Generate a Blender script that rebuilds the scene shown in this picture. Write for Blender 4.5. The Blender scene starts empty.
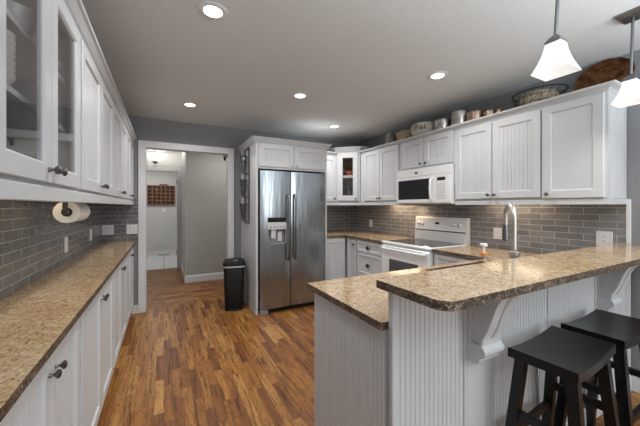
import bpy, bmesh, math, random
from mathutils import Vector, Matrix
random.seed(7)
PI = math.pi
scene = bpy.context.scene
C = scene.collection

# ------------------------------------------------------------------ camera
cam_d = bpy.data.cameras.new('camera')
cam = bpy.data.objects.new('camera', cam_d); C.objects.link(cam)
cam.location = (0, 0, 1.35)
cam.rotation_euler = (PI/2, 0, -math.atan(156/293))
cam_d.sensor_width = 36; cam_d.lens = 36*293/640
cam_d.shift_y = -7/640; cam_d.clip_start = .02
scene.camera = cam

# ------------------------------------------------------------------ world, daylight, ceiling fill, exposure
world = bpy.data.worlds.new('world'); scene.world = world; world.use_nodes = True
world.node_tree.nodes['Background'].inputs[0].default_value = (.88, .94, 1, 1)
world.node_tree.nodes['Background'].inputs[1].default_value = .5
scene.view_settings.view_transform = 'Standard'
scene.view_settings.look = 'None'
scene.view_settings.exposure = 0.0
scene.view_settings.gamma = 1
scene.view_settings.use_curve_mapping = False

def area(name, loc, rot, sx, sy, power, col=(1, 1, 1), parent=None, shape='RECTANGLE', spread=PI):
    d = bpy.data.lights.new(name, 'AREA'); d.shape = shape; d.size = sx
    if shape in ('RECTANGLE', 'ELLIPSE'): d.size_y = sy
    d.energy = power; d.color = col; d.spread = spread
    o = bpy.data.objects.new(name, d); C.objects.link(o); o.location = loc; o.rotation_euler = rot
    if parent: o.parent = parent
    return o
area('window_daylight', (2.4, -2.7, 1.35), (PI/2, 0, 0), 1.1, 2.0, 38, (.95, .98, 1))
area('window_daylight', (.1, -2.7, 1.35), (PI/2, 0, 0), 1.0, 2.0, 7, (.95, .98, 1))
area('ceiling_fill', (1.3, -.9, 1.75), (PI, 0, 0), 2.6, 2.0, 105, (.83, .93, 1))  # added uplight behind the camera, brightens the ceiling

# ------------------------------------------------------------------ node helpers and materials
class NT:
    def __init__(s, name):
        s.m = bpy.data.materials.new(name); s.m.use_nodes = True
        s.t = s.m.node_tree; s.bsdf = s.t.nodes['Principled BSDF']; s.out = s.t.nodes['Material Output']
    def n(s, typ, **kw):
        nd = s.t.nodes.new(typ)
        for k, v in kw.items(): setattr(nd, k, v)
        return nd
    def l(s, a, b): s.t.links.new(a, b)
    def setin(s, sock, v):
        if hasattr(v, 'links') or hasattr(v, 'is_output'): s.l(v, sock)
        else: sock.default_value = v
    def math(s, op, a, b=0.0):
        nd = s.n('ShaderNodeMath', operation=op); s.setin(nd.inputs[0], a); s.setin(nd.inputs[1], b); return nd.outputs[0]
    def obj(s): return s.n('ShaderNodeTexCoord').outputs['Object']
    def sep(s, v):
        nd = s.n('ShaderNodeSeparateXYZ'); s.l(v, nd.inputs[0]); return nd.outputs
    def comb(s, x, y, z=0.0):
        nd = s.n('ShaderNodeCombineXYZ')
        for i, v in enumerate((x, y, z)): s.setin(nd.inputs[i], v)
        return nd.outputs[0]
    def noise(s, vec, scale, detail=3, rough=.5):
        nd = s.n('ShaderNodeTexNoise'); s.l(vec, nd.inputs['Vector']); nd.inputs['Scale'].default_value = scale
        nd.inputs['Detail'].default_value = detail; nd.inputs['Roughness'].default_value = rough; return nd.outputs['Fac']
    def ramp(s, fac, stops, interp='LINEAR'):
        nd = s.n('ShaderNodeValToRGB'); nd.color_ramp.interpolation = interp; s.l(fac, nd.inputs[0]); e = nd.color_ramp.elements
        while len(e) < len(stops): e.new(.5)
        for el, (p, c) in zip(e, stops): el.position = p; el.color = (*c, 1) if len(c) == 3 else c
        return nd.outputs[0]
    def mix(s, fac, a, b, mode='MIX'):
        nd = s.n('ShaderNodeMix', data_type='RGBA', blend_type=mode)
        s.setin(nd.inputs['Factor'], fac)
        for i, v in ((6, a), (7, b)):
            if hasattr(v, 'is_output'): s.l(v, nd.inputs[i])
            else: nd.inputs[i].default_value = (*v, 1)
        return nd.outputs[2]
    def bump(s, h, strength=.3, dist=.002):
        nd = s.n('ShaderNodeBump'); s.l(h, nd.inputs['Height']); nd.inputs['Strength'].default_value = strength
        nd.inputs['Distance'].default_value = dist; s.l(nd.outputs[0], s.bsdf.inputs['Normal'])
    def set(s, **kw):
        for k, v in kw.items():
            i = s.bsdf.inputs[k]
            if hasattr(v, 'is_output'): s.l(v, i)
            elif isinstance(v, tuple): i.default_value = (*v, 1) if len(v) == 3 else v
            else: i.default_value = v
        return s

def plain(name, col, rough=.5, metal=0.0, var=.04, scale=6, bump=0, **kw):
    n = NT(name); v = n.obj(); f = n.noise(v, scale, 3)
    a = tuple(max(0, c*(1-var)) for c in col); b = tuple(min(1, c*(1+var)) for c in col)
    n.set(**{'Base Color': n.ramp(f, [(.3, a), (.7, b)]), 'Roughness': rough, 'Metallic': metal}); n.set(**kw)
    if bump: n.bump(n.noise(v, 160, 2), bump, .001)
    return n.m

M = {}
M['white'] = plain('white_cabinet_paint', (.58, .59, .60), .38, var=.015)
M['trim'] = plain('white_trim_paint', (.72, .72, .73), .4, var=.015)
M['ceiling'] = plain('ceiling_paint', (.69, .71, .72), .8, var=.03, scale=40, bump=.25)
M['wall'] = plain('grey_wall_paint', (.245, .245, .25), .6, var=.03, scale=30, bump=.15)
M['hallwall'] = plain('warm_grey_wall_paint', (.42, .41, .385), .6, var=.02)
M['hallpale'] = plain('pale_grey_wall_paint', (.60, .595, .575), .6, var=.02)
M['ceil_hall'] = plain('white_hall_ceiling_paint', (.8, .8, .79), .7, var=.02)
M['appl'] = plain('white_appliance_enamel', (.78, .78, .78), .22, var=.01)
M['black'] = plain('black_plastic', (.006, .006, .007), .5, **{'Specular IOR Level': .3})
M['darkglass'] = plain('black_glass', (.018, .018, .02), .06)
M['ovenglass'] = plain('grey_oven_glass', (.10, .10, .105), .12)
M['grey'] = plain('grey_plastic', (.25, .25, .26), .4)
M['pale'] = plain('pale_grey_plastic', (.60, .60, .61), .35)
M['knob'] = plain('pewter_metal', (.16, .155, .15), .28, 1.0)
M['nickel'] = plain('brushed_nickel', (.62, .60, .57), .36, 1.0)
M['dknickel'] = plain('dark_brushed_nickel', (.22, .22, .225), .35, 1.0)
M['iron'] = plain('black_iron', (.02, .02, .02), .5)
M['paper'] = plain('paper_towel', (.80, .78, .74), .9, bump=.3)
M['card'] = plain('dark_cardboard', (.03, .028, .025), .8)
M['stool'] = plain('black_stool_lacquer', (.006, .006, .0065), .3, var=.3, scale=25, **{'Specular IOR Level': .35})
M['plate'] = plain('white_glazed_ceramic', (.72, .72, .70), .2)
M['cream'] = plain('cream_glazed_ceramic', (.66, .62, .52), .3, var=.08)
M['darkbowl'] = plain('dark_glazed_ceramic', (.05, .05, .055), .25)
M['pot'] = plain('stainless_pot_metal', (.62, .60, .57), .25, 1.0)
M['copper'] = plain('copper_toned_metal', (.60, .44, .33), .28, 1.0)
M['orange'] = plain('orange_ceramic', (.55, .12, .03), .3, var=.3, scale=30)
M['cabin'] = plain('dark_cabinet_interior', (.42, .42, .43), .6)
M['cabbrown'] = plain('brown_cabinet_interior', (.55, .38, .25), .6, var=.2, scale=25)
M['amber'] = plain('amber_soap_collar', (.70, .28, .10), .3)
M['pump'] = plain('white_pump_plastic', (.8, .8, .8), .35)
M['plug'] = plain('white_plate_plastic', (.78, .78, .77), .3)
M['slot'] = plain('dark_slot', (.04, .04, .04), .5)

def emis(name, col, strength, base=(.8, .8, .8)):
    n = NT(name); f = n.noise(n.obj(), 8, 2)
    n.set(**{'Base Color': n.ramp(f, [(.3, tuple(c*.97 for c in base)), (.7, base)]), 'Roughness': .3,
             'Emission Color': col, 'Emission Strength': strength}); return n.m
M['lens'] = emis('downlight_lens', (1, .98, .95), 9)
M['shade'] = emis('lit_white_glass', (1, .99, .97), .42)
M['hallshade'] = emis('lit_hall_glass', (1, .98, .94), .9)
M['display'] = emis('green_clock_display', (.2, .5, .45), .25, (.02, .02, .02))

def glass(name, tint=(.95, .97, .97), refl=1.0, rough=.02):
    n = NT(name); t = n.t; t.nodes.remove(n.bsdf)
    tr = n.n('ShaderNodeBsdfTransparent'); tr.inputs[0].default_value = (*tint, 1)
    gl = n.n('ShaderNodeBsdfGlossy'); gl.inputs['Roughness'].default_value = rough
    fr = n.n('ShaderNodeLayerWeight'); fr.inputs[0].default_value = .5
    mx = n.n('ShaderNodeMixShader'); n.l(n.math('MULTIPLY', n.math('ADD', n.math('MULTIPLY', n.math('POWER', fr.outputs['Facing'], 5.0), .8), .035), refl), mx.inputs[0])
    n.l(tr.outputs[0], mx.inputs[1]); n.l(gl.outputs[0], mx.inputs[2]); n.l(mx.outputs[0], n.out.inputs[0]); return n.m
M['pane'] = glass('cabinet_pane_glass', (.93, .935, .94), 1.2)
M['clear'] = glass('clear_glass', (.86, .88, .88), 1.6)
M['vaseglass'] = glass('grey_clear_glass', (.62, .64, .65), 3.0, .06)
M['clearbottle'] = glass('clear_soap_bottle', (.86, .85, .83), 1.6)

def wood_floor(name, along_y=True, W=.06):
    n = NT(name); o = n.sep(n.obj())
    a, b = (o[1], o[0]) if along_y else (o[0], o[1])
    row = n.math('FLOOR', n.math('DIVIDE', b, W))
    wn = n.n('ShaderNodeTexWhiteNoise', noise_dimensions='1D'); n.l(row, wn.inputs['W'])
    L = .42
    s = n.math('ADD', n.math('DIVIDE', a, L), n.math('MULTIPLY', wn.outputs['Value'], 17.3))
    idx = n.math('FLOOR', s)
    wn2 = n.n('ShaderNodeTexWhiteNoise', noise_dimensions='2D'); n.l(n.comb(row, idx), wn2.inputs['Vector'])
    r = wn2.outputs['Value']
    base = n.ramp(r, [(0, (.17, .060, .015)), (.2, (.25, .095, .021)), (.5, (.32, .137, .031)), (.8, (.38, .178, .045)), (1, (.45, .235, .070))])
    gv = n.comb(n.math('MULTIPLY', a, 3.0), n.math('MULTIPLY', b, 42.0), n.math('MULTIPLY', r, 31.0))
    g = n.noise(gv, 1.0, 5, .65)
    gr = n.ramp(g, [(.36, (.26, .19, .14)), (.46, (.88, .85, .80)), (.7, (1.2, 1.18, 1.15))])
    col = n.mix(1.0, base, gr, 'MULTIPLY')
    cv = n.comb(n.math('MULTIPLY', a, 2.2), n.math('MULTIPLY', b, 13.0), n.math('MULTIPLY', r, 57.0))
    cat = n.noise(cv, 1.0, 2, .5)                        # broad cathedral figure
    w = n.math('SINE', n.math('MULTIPLY', cat, 70.0))
    col = n.mix(n.math('MULTIPLY', n.math('GREATER_THAN', w, .5), .40), col, (.10, .035, .012))
    fx = n.math('FRACT', s); fy = n.math('FRACT', n.math('DIVIDE', b, W))
    ex = n.math('LESS_THAN', n.math('MINIMUM', fx, n.math('SUBTRACT', 1.0, fx)), .0025)
    ey = n.math('LESS_THAN', n.math('MINIMUM', fy, n.math('SUBTRACT', 1.0, fy)), .012)
    gap = n.math('MAXIMUM', ex, ey)
    col = n.mix(n.math('MULTIPLY', gap, .6), col, (.03, .012, .006))
    n.set(**{'Base Color': col, 'Roughness': n.ramp(g, [(.3, (.44,)*3), (.7, (.34,)*3)]), 'Specular IOR Level': .35})
    n.bump(n.math('SUBTRACT', g, gap), .12, .001)
    return n.m
M['floor'] = wood_floor('oak_strip_floor')
M['floor_hall'] = wood_floor('oak_strip_hall_floor', False)

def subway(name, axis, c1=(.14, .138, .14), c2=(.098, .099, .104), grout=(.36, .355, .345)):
    n = NT(name); o = n.sep(n.obj())
    v = n.comb(o[axis], o[2])
    br = n.n('ShaderNodeTexBrick'); n.l(v, br.inputs['Vector'])
    br.inputs['Color1'].default_value = (*c1, 1); br.inputs['Color2'].default_value = (*c2, 1); br.inputs['Mortar'].default_value = (*grout, 1)
    for k, val in (('Scale', 1), ('Mortar Size', .0022), ('Mortar Smooth', .1), ('Bias', 0), ('Brick Width', .2), ('Row Height', .0535)): br.inputs[k].default_value = val
    nz = n.noise(n.obj(), 9, 3)
    col = n.mix(.35, br.outputs['Color'], n.ramp(nz, [(.3, (.085, .085, .09)), (.7, (.23, .222, .215))]))
    col = n.mix(br.outputs['Fac'], col, grout)
    n.set(**{'Base Color': col, 'Roughness': n.math('ADD', n.math('MULTIPLY', br.outputs['Fac'], .5), .13)})
    wav = n.noise(n.obj(), 26, 2)
    n.bump(n.math('SUBTRACT', n.math('MULTIPLY', wav, 2.4), n.math('MULTIPLY', br.outputs['Fac'], .6)), .5, .004)
    return n.m
M['tile_y'] = subway('grey_subway_tile_side', 1)
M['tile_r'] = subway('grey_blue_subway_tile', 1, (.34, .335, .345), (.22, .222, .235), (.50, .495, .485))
M['tile_x'] = subway('grey_subway_tile_end', 0)

def granite(name, edge=False, warm=1.0):
    n = NT(name); v = n.obj()
    big = n.noise(v, 5, 4, .6); mid = n.noise(v, 30, 5, .7); fine = n.noise(v, 110, 3, .7)
    vo = n.n('ShaderNodeTexVoronoi'); n.l(v, vo.inputs['Vector']); vo.inputs['Scale'].default_value = 230
    if not edge:
        base = n.ramp(mid, [(.30, (.24, .15, .075)), (.44, (.46, .32, .18)), (.56, (.61, .45, .275)), (.72, (.74, .60, .43))])
        base = n.mix(.45, base, n.ramp(big, [(.3, (.36, .22, .10)), (.7, (.62, .49, .34))]))
        sp = n.ramp(fine, [(.33, (.30, .23, .17)), (.44, (.84, .81, .78)), (.58, (1.0, 1.0, 1.0)), (.68, (1.3, 1.28, 1.25))])
        rough = .13
    else:
        base = n.ramp(mid, [(.3, (.025, .018, .012)), (.5, (.095, .066, .042)), (.75, (.22, .17, .125))])
        sp = n.ramp(fine, [(.36, (.10, .08, .07)), (.5, (.8, .8, .8)), (.62, (2.8, 2.7, 2.6))])
        rough = .5
    col = n.mix(1.0, base, sp, 'MULTIPLY')
    col = n.mix(n.math('MULTIPLY', n.math('LESS_THAN', vo.outputs['Distance'], .16), .5), col, (.05, .03, .02))
    n.set(**{'Base Color': col, 'Roughness': rough})
    if edge: n.bump(fine, .9, .004)
    return n.m
M['granite'] = granite('tan_granite'); M['granite_edge'] = granite('rough_granite_edge', True)

def steel():
    n = NT('brushed_stainless_steel'); o = n.sep(n.obj())
    f = n.noise(n.comb(n.math('MULTIPLY', o[0], 600), n.math('MULTIPLY', o[1], 600), n.math('MULTIPLY', o[2], 3)), 1, 3)
    big = n.noise(n.comb(n.math('MULTIPLY', o[0], 7), o[1], n.math('MULTIPLY', o[2], 1.1)), 1, 2)
    n.set(**{'Base Color': n.ramp(f, [(.3, (.30, .33, .355)), (.7, (.42, .455, .48))]), 'Metallic': 1.0,
             'Roughness': n.ramp(f, [(.3, (.20,)*3), (.7, (.28,)*3)])})
    n.bump(big, .35, .02)
    return n.m
M['steel'] = steel()

def whitetile():
    n = NT('white_floor_tile'); br = n.n('ShaderNodeTexBrick', offset=0.0); n.l(n.obj(), br.inputs['Vector'])
    br.inputs['Color1'].default_value = (.66, .67, .68, 1); br.inputs['Color2'].default_value = (.62, .63, .65, 1); br.inputs['Mortar'].default_value = (.22, .22, .22, 1)
    for k, val in (('Scale', 1), ('Mortar Size', .008), ('Brick Width', .4), ('Row Height', 3.0)): br.inputs[k].default_value = val
    n.set(**{'Base Color': br.outputs['Color'], 'Roughness': .3}); return n.m
M['whitetile'] = whitetile()

def traywood():
    n = NT('brown_stained_wood'); o = n.sep(n.obj())
    g = n.noise(n.comb(n.math('MULTIPLY', o[0], 4), n.math('MULTIPLY', o[1], 40), n.math('MULTIPLY', o[2], 40)), 1, 4)
    n.set(**{'Base Color': n.ramp(g, [(.3, (.10, .045, .02)), (.55, (.23, .11, .05)), (.8, (.36, .20, .10))]), 'Roughness': .5}); return n.m
M['traywood'] = traywood()
M['darkwood'] = plain('dark_stained_board', (.05, .022, .012), .6)

def hammered(name, c1, c2, metal, rough, scale):
    n = NT(name); v = n.obj(); f = n.noise(v, scale, 4, .6)
    n.set(**{'Base Color': n.ramp(f, [(.38, c1), (.6, c2)]), 'Metallic': metal, 'Roughness': rough}); n.bump(f, .4, .003); return n.m
M['brass'] = hammered('aged_brass', (.07, .026, .012), (.24, .11, .045), .85, .3, 14)
M['basket'] = hammered('woven_wicker', (.30, .20, .11), (.66, .53, .36), 0, .7, 60)
M['beads'] = hammered('speckled_beige', (.16, .11, .07), (.66, .56, .42), 0, .6, 70)
M['glazed'] = hammered('grey_brown_glaze', (.16, .14, .12), (.36, .34, .30), 0, .4, 22)

# ------------------------------------------------------------------ mesh helpers
I4 = Matrix.Identity(4)
def bm_(): return bmesh.new()
def box(bm, x0, x1, y0, y1, z0, z1, bev=0.0, mat=I4, seg=1):
    ret = bmesh.ops.create_cube(bm, size=1.0)
    vs = ret['verts']
    for v in vs: v.co = Vector((x0+(v.co.x+.5)*(x1-x0), y0+(v.co.y+.5)*(y1-y0), z0+(v.co.z+.5)*(z1-z0)))
    if bev > 0:
        es = list({e for v in vs for e in v.link_edges})
        r = bmesh.ops.bevel(bm, geom=es+vs, offset=bev, segments=seg, affect='EDGES', profile=.5)
        vs = list({v for v in r['verts']} | {v for f in r['faces'] for v in f.verts})
    if mat is not I4:
        for v in vs: v.co = mat @ v.co
    return bm
def lathe(bm, prof, mat=I4, seg=24, caps=True):
    rings = []
    for r, h in prof:
        rings.append([bm.verts.new(mat @ Vector((max(r, 1e-5)*math.cos(2*PI*i/seg), max(r, 1e-5)*math.sin(2*PI*i/seg), h))) for i in range(seg)])
    for a, b in zip(rings, rings[1:]):
        for i in range(seg):
            j = (i+1) % seg; bm.faces.new((a[i], a[j], b[j], b[i]))
    if caps:
        bm.faces.new(rings[0][::-1]); bm.faces.new(rings[-1])
    return bm
def prism(bm, poly, h0, h1, mat=I4):
    a = [bm.verts.new(mat @ Vector((x, y, h0))) for x, y in poly]; b = [bm.verts.new(mat @ Vector((x, y, h1))) for x, y in poly]
    n = len(poly); bm.faces.new(a[::-1]); bm.faces.new(b)
    for i in range(n):
        j = (i+1) % n; bm.faces.new((a[i], a[j], b[j], b[i]))
    return bm
def tube(bm, pts, r, seg=10, closed=False):
    pts = [Vector(p) for p in pts]; n = len(pts); rings = []
    up = Vector((.013, .027, 1)).normalized()
    for i, p in enumerate(pts):
        if closed: d = pts[(i+1) % n]-pts[i-1]
        else: d = pts[min(i+1, n-1)]-pts[max(i-1, 0)]
        d.normalize(); u = up-d*up.dot(d)
        if u.length < .05: u = Vector((1, 0, 0))-d*d.x
        u.normalize(); w = d.cross(u); rr = r[i] if isinstance(r, (list, tuple)) else r
        rings.append([bm.verts.new(p+(u*math.cos(2*PI*k/seg)+w*math.sin(2*PI*k/seg))*rr) for k in range(seg)])
        up = u
    m = n if closed else n-1
    for i in range(m):
        a, b = rings[i], rings[(i+1) % n]
        for k in range(seg):
            j = (k+1) % seg; bm.faces.new((a[k], a[j], b[j], b[k]))
    if not closed: bm.faces.new(rings[0][::-1]); bm.faces.new(rings[-1])
    return bm
def bar(bm, p0, p1, w, d, up=(0, 0, 1), w1=None, d1=None):
    p0, p1 = Vector(p0), Vector(p1); ax = (p1-p0).normalized(); u = Vector(up)-ax*Vector(up).dot(ax)
    if u.length < .05: u = Vector((0, 1, 0))-ax*ax.y
    u.normalize(); s = ax.cross(u); w1 = w1 or w; d1 = d1 or d
    a = [bm.verts.new(p0+s*(i*w/2)+u*(j*d/2)) for i, j in ((-1, -1), (1, -1), (1, 1), (-1, 1))]
    b = [bm.verts.new(p1+s*(i*w1/2)+u*(j*d1/2)) for i, j in ((-1, -1), (1, -1), (1, 1), (-1, 1))]
    bm.faces.new(a[::-1]); bm.faces.new(b)
    for i in range(4):
        j = (i+1) % 4; bm.faces.new((a[i], a[j], b[j], b[i]))
    return bm
def sweep(bm, path, prof):
    """profile (outward, z) swept along a 2-D polyline; outward is to the left of travel"""
    path = [Vector(p) for p in path]; n = len(path); rows = []
    for i, p in enumerate(path):
        d0 = (path[i]-path[i-1]).normalized() if i > 0 else None
        d1 = (path[i+1]-path[i]).normalized() if i < n-1 else None
        n0 = Vector((-d0.y, d0.x)) if d0 else None; n1 = Vector((-d1.y, d1.x)) if d1 else None
        if n0 is None: m = n1
        elif n1 is None: m = n0
        else: m = (n0+n1); m = m/(m.dot(n0))
        rows.append([bm.verts.new((p.x+m.x*o, p.y+m.y*o, z)) for o, z in prof])
    k = len(prof)
    for a, b in zip(rows, rows[1:]):
        for i in range(k):
            j = (i+1) % k; bm.faces.new((a[i], a[j], b[j], b[i]))
    bm.faces.new(rows[0]); bm.faces.new(rows[-1][::-1])
    return bm
def grid_slab(bm, xs, ys, inc, z0, z1):
    """slab made of the grid cells where inc(i,j); sides get material slot 1"""
    V = {}
    def v(i, j, z):
        if (i, j, z) not in V: V[(i, j, z)] = bm.verts.new((xs[i], ys[j], (z0, z1)[z]))
        return V[(i, j, z)]
    nx, ny = len(xs)-1, len(ys)-1
    ok = lambda i, j: 0 <= i < nx and 0 <= j < ny and inc(i, j)
    for i in range(nx):
        for j in range(ny):
            if not ok(i, j): continue
            bm.faces.new((v(i, j, 1), v(i+1, j, 1), v(i+1, j+1, 1), v(i, j+1, 1)))
            bm.faces.new((v(i, j, 0), v(i, j+1, 0), v(i+1, j+1, 0), v(i+1, j, 0)))
            for (di, dj, a, b) in ((-1, 0, (i, j+1), (i, j)), (1, 0, (i+1, j), (i+1, j+1)), (0, -1, (i, j), (i+1, j)), (0, 1, (i+1, j+1), (i, j+1))):
                if not ok(i+di, j+dj):
                    f = bm.faces.new((v(*a, 0), v(*b, 0), v(*b, 1), v(*a, 1))); f.material_index = 1
    return bm
def ob(name, bm, mats, parent=None, smooth=False, label=None, kind=None):
    bmesh.ops.recalc_face_normals(bm, faces=bm.faces[:])
    me = bpy.data.meshes.new(name); bm.to_mesh(me); bm.free()
    if smooth:
        me.polygons.foreach_set('use_smooth', [True]*len(me.polygons))
        try: me.set_sharp_from_angle(angle=math.radians(40))
        except Exception: pass
    o = bpy.data.objects.new(name, me); C.objects.link(o)
    for m in (mats if isinstance(mats, (list, tuple)) else [mats]): me.materials.append(M[m])
    if parent: o.parent = parent
    if label: o['label'] = label
    if kind: o['kind'] = kind
    return o
def tag(o, label, cat, group=None):
    o['label'] = label; o['category'] = cat
    if group: o['group'] = group
    return o
def thing(name, label, cat, loc=(0, 0, 0), rotz=0, group=None):
    o = bpy.data.objects.new(name, None); C.objects.link(o); o.empty_display_size = .05
    o.location = loc; o.rotation_euler = (0, 0, rotz); return tag(o, label, cat, group)
def struct(name, bm, mats, parent=None, **k):
    return ob(name, bm, mats, parent, kind='structure', **k)
def dup(root, loc, rotz=None, label=None):
    r = root.copy(); C.objects.link(r); r.location = loc
    if rotz is not None: r.rotation_euler = (0, 0, rotz)
    if label: r['label'] = label
    for ch in list(root.children):
        c = ch.copy(); C.objects.link(c); c.parent = r
        for g in list(ch.children):
            d = g.copy(); C.objects.link(d); d.parent = c
    return r
def origin(o, loc):
    """put the origin of a mesh thing at its base"""
    o.data.transform(Matrix.Translation(-Vector(loc))); o.location = loc; return o
def TR(x, y, z, rx=0, ry=0, rz=0):
    return Matrix.Translation((x, y, z)) @ Matrix.Rotation(rz, 4, 'Z') @ Matrix.Rotation(ry, 4, 'Y') @ Matrix.Rotation(rx, 4, 'X')

# ------------------------------------------------------------------ the room
XL, XR, YF, ZC = -.67, 3.03, 4.35, 2.48
YB = -3.0
struct('floor', box(bm_(), XL-.1, XR+.1, YB, YF+.13, -.05, 0), 'floor')
struct('floor_hall', box(bm_(), -1.1, 2.3, YF+.13, 7.15, -.05, 0), 'floor_hall')
struct('floor_tile', box(bm_(), -1.3, 1.0, 7.15, 9.3, -.05, -.001), 'whitetile')
struct('ceiling', box(bm_(), XL-.1, XR+.1, YB, YF+.12, ZC, ZC+.05), 'ceiling')
struct('ceiling_hall', box(bm_(), -1.3, 2.3, YF+.12, 9.4, ZC, ZC+.05), 'ceil_hall')
wl = struct('wall_left', box(bm_(), XL-.1, XL, YB, YF+.12, 0, ZC), 'wall')
struct('backsplash', box(bm_(), XL, XL+.008, .86, YF, .915, 1.45), 'tile_y', wl)
wr = struct('wall_right', box(bm_(), XR, XR+.1, YB, YF+.12, 0, ZC), 'wall')
struct('backsplash', box(bm_(), XR-.008, XR, .85, YF, .915, 1.45), 'tile_r', wr)
struct('backsplash_end_strip', box(bm_(), XR-.014, XR, .825, .85, 1.07, 1.40, .002), 'trim', wr)
OX0, OX1, OZ = -.215, .825, 2.11
b = bm_(); box(b, XL, OX0, YF, YF+.12, 0, ZC); box(b, OX1, XR, YF, YF+.12, 0, ZC); box(b, OX0, OX1, YF, YF+.12, OZ, ZC)
wf = struct('wall_far', b, 'wall')
struct('backsplash', box(bm_(), XL+.008, -.287, YF-.008, YF, .915, 1.45), 'tile_x', wf)
struct('backsplash', box(bm_(), 2.012, XR-.008, YF-.008, YF, .915, 1.45), 'tile_x', wf)
# casing of the wide opening
b = bm_()
box(b, OX0-.072, OX0, YF-.02, YF, 0, OZ, .003); box(b, OX1, OX1+.072, YF-.02, YF, 0, OZ, .003)
box(b, OX0-.072, OX1+.072, YF-.02, YF, OZ, OZ+.072, .003)
d1 = struct('door_1', b, 'trim')
b = bm_(); box(b, OX0, OX0+.012, YF-.02, YF+.14, 0, OZ-.012); box(b, OX1-.012, OX1, YF-.02, YF+.14, 0, OZ-.012); box(b, OX0, OX1, YF-.02, YF+.14, OZ-.012, OZ)
struct('jamb', b, 'trim', d1)
struct('baseboard_far', box(bm_(), -.36, OX0-.072, YF-.014, YF, 0, .1), 'trim')
struct('baseboard_right', box(bm_(), XR-.014, XR, YB, .82, 0, .12, .003), 'trim')
# hall
struct('wall_hall_left', box(bm_(), -1.1, -1.0, YF+.12, 7.1, 0, ZC), 'hallwall')
struct('wall_hall_right', box(bm_(), 2.2, 2.3, YF+.12, 5.65, 0, ZC), 'hallwall')
struct('wall_hall_block', box(bm_(), .345, 2.2, 5.65, 7.1, 0, ZC), 'hallwall')
struct('wall_hall_lit_side', box(bm_(), .335, .345, 5.652, 7.08, .0, ZC, .002), 'trim')  # brightly lit side of the hall wall, its lightness painted as a white sheet
b = bm_(); sweep(b, [(2.2, 5.65), (.335, 5.65), (.335, 7.0)], [(0, 0), (.016, 0), (.016, .10), (.008, .125), (0, .125)])
struct('baseboard_hall', b, 'trim')
DX0, DX1, DZ = -.60, .262, 2.105
b = bm_(); box(b, -1.1, DX0, 7.1, 7.2, 0, ZC); box(b, DX1, 1.0, 7.1, 7.2, 0, ZC); box(b, DX0, DX1, 7.1, 7.2, DZ, ZC)
struct('wall_hall_far', b, 'hallpale')
b = bm_(); box(b, DX0-.07, DX0, 7.08, 7.1, 0, DZ, .003); box(b, DX1, DX1+.07, 7.08, 7.1, 0, DZ, .003); box(b, DX0-.07, DX1+.07, 7.08, 7.1, DZ, DZ+.07, .003)
d2 = struct('door_2', b, 'trim')
b = bm_(); box(b, DX0, DX0+.012, 7.08, 7.22, 0, DZ); box(b, DX1-.012, DX1, 7.08, 7.22, 0, DZ); box(b, DX0, DX1, 7.08, 7.22, DZ-.012, DZ)
struct('jamb', b, 'trim', d2)
for z in (1.82, .30):
    struct('hinge', lathe(bm_(), [(.007, 0), (.007, .10)], TR(DX1-.016, 7.10, z), 8), 'knob', d2)
struct('wall_back_room', box(bm_(), -1.3, 1.0, 9.27, 9.37, 0, ZC), 'hallpale')
struct('wall_back_room_left', box(bm_(), -1.4, -1.3, 7.1, 9.37, 0, ZC), 'hallpale')
struct('wall_back_room_right', box(bm_(), .9, 1.0, 7.2, 9.27, 0, ZC), 'hallpale')
struct('baseboard_back_room', box(bm_(), -1.3, .9, 9.255, 9.27, 0, .11, .003), 'trim')
area('back_room_fill', (-.3, 8.2, 2.44), (0, 0, 0),   .9, .9, 17, (1, .98, .95))  # added overhead fill that brightens the tiled room
area('hall_fill', (1.2, 5.0, 2.42), (0, 0, 0), 1.2, .5, 13, (1, .98, .95))  # added fill for the hall, separate from its hanging lamp

# ------------------------------------------------------------------ cabinet kit (local: x along the run, front at y=0 facing -y)
def rect_loops(bm, x0, x1, z0, z1, loops):
    rows = []
    for ins, y in loops:
        rows.append([bm.verts.new((x, y, z)) for x, z in ((x0+ins, z0+ins), (x1-ins, z0+ins), (x1-ins, z1-ins), (x0+ins, z1-ins))])
    for a, b in zip(rows, rows[1:]):
        for i in range(4):
            j = (i+1) % 4; bm.faces.new((a[i], a[j], b[j], b[i]))
    return rows
def beads(bm, x0, x1, z0, z1, y, pitch=.034, gd=.0035, gw=.007):
    n = max(1, round((x1-x0)/pitch)); p = (x1-x0)/n; xs = [(x0, y)]
    for k in range(1, n):
        c = x0+k*p; xs += [(c-gw/2, y), (c, y+gd), (c+gw/2, y)]
    xs.append((x1, y))
    lo = [bm.verts.new((a, c, z0)) for a, c in xs]; hi = [bm.verts.new((a, c, z1)) for a, c in xs]
    for i in range(len(xs)-1): bm.faces.new((lo[i], lo[i+1], hi[i+1], hi[i]))
def door_bm(x0, x1, z0, z1, style='bead', t=.02, fr=.058):
    bm = bm_()
    L = [(0, 0), (0, -t+.003), (.003, -t), (fr, -t)]
    if style == 'glass':
        L += [(fr+.007, -t+.007), (fr+.007, -.001), (0, -.001)]
        rect_loops(bm, x0, x1, z0, z1, L)
    else:
        L += [(fr+.008, -t+.010)]
        rows = rect_loops(bm, x0, x1, z0, z1, L)
        bm.faces.new(rows[0])
        i = fr+.008
        if style == 'bead': beads(bm, x0+i, x1-i, z0+i, z1-i, -t+.010)
        else: bm.faces.new(rows[-1])
    return bm
def knob_bm(x, z, y=-.02, s=1.0):
    return lathe(bm_(), [(.008*s, 0), (.0075*s, .004), (.005*s, .008), (.005*s, .014), (.010*s, .018), (.0145*s, .023), (.0145*s, .027), (.010*s, .031), (.002, .033)], TR(x, y, z, rx=PI/2), 14)
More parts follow.
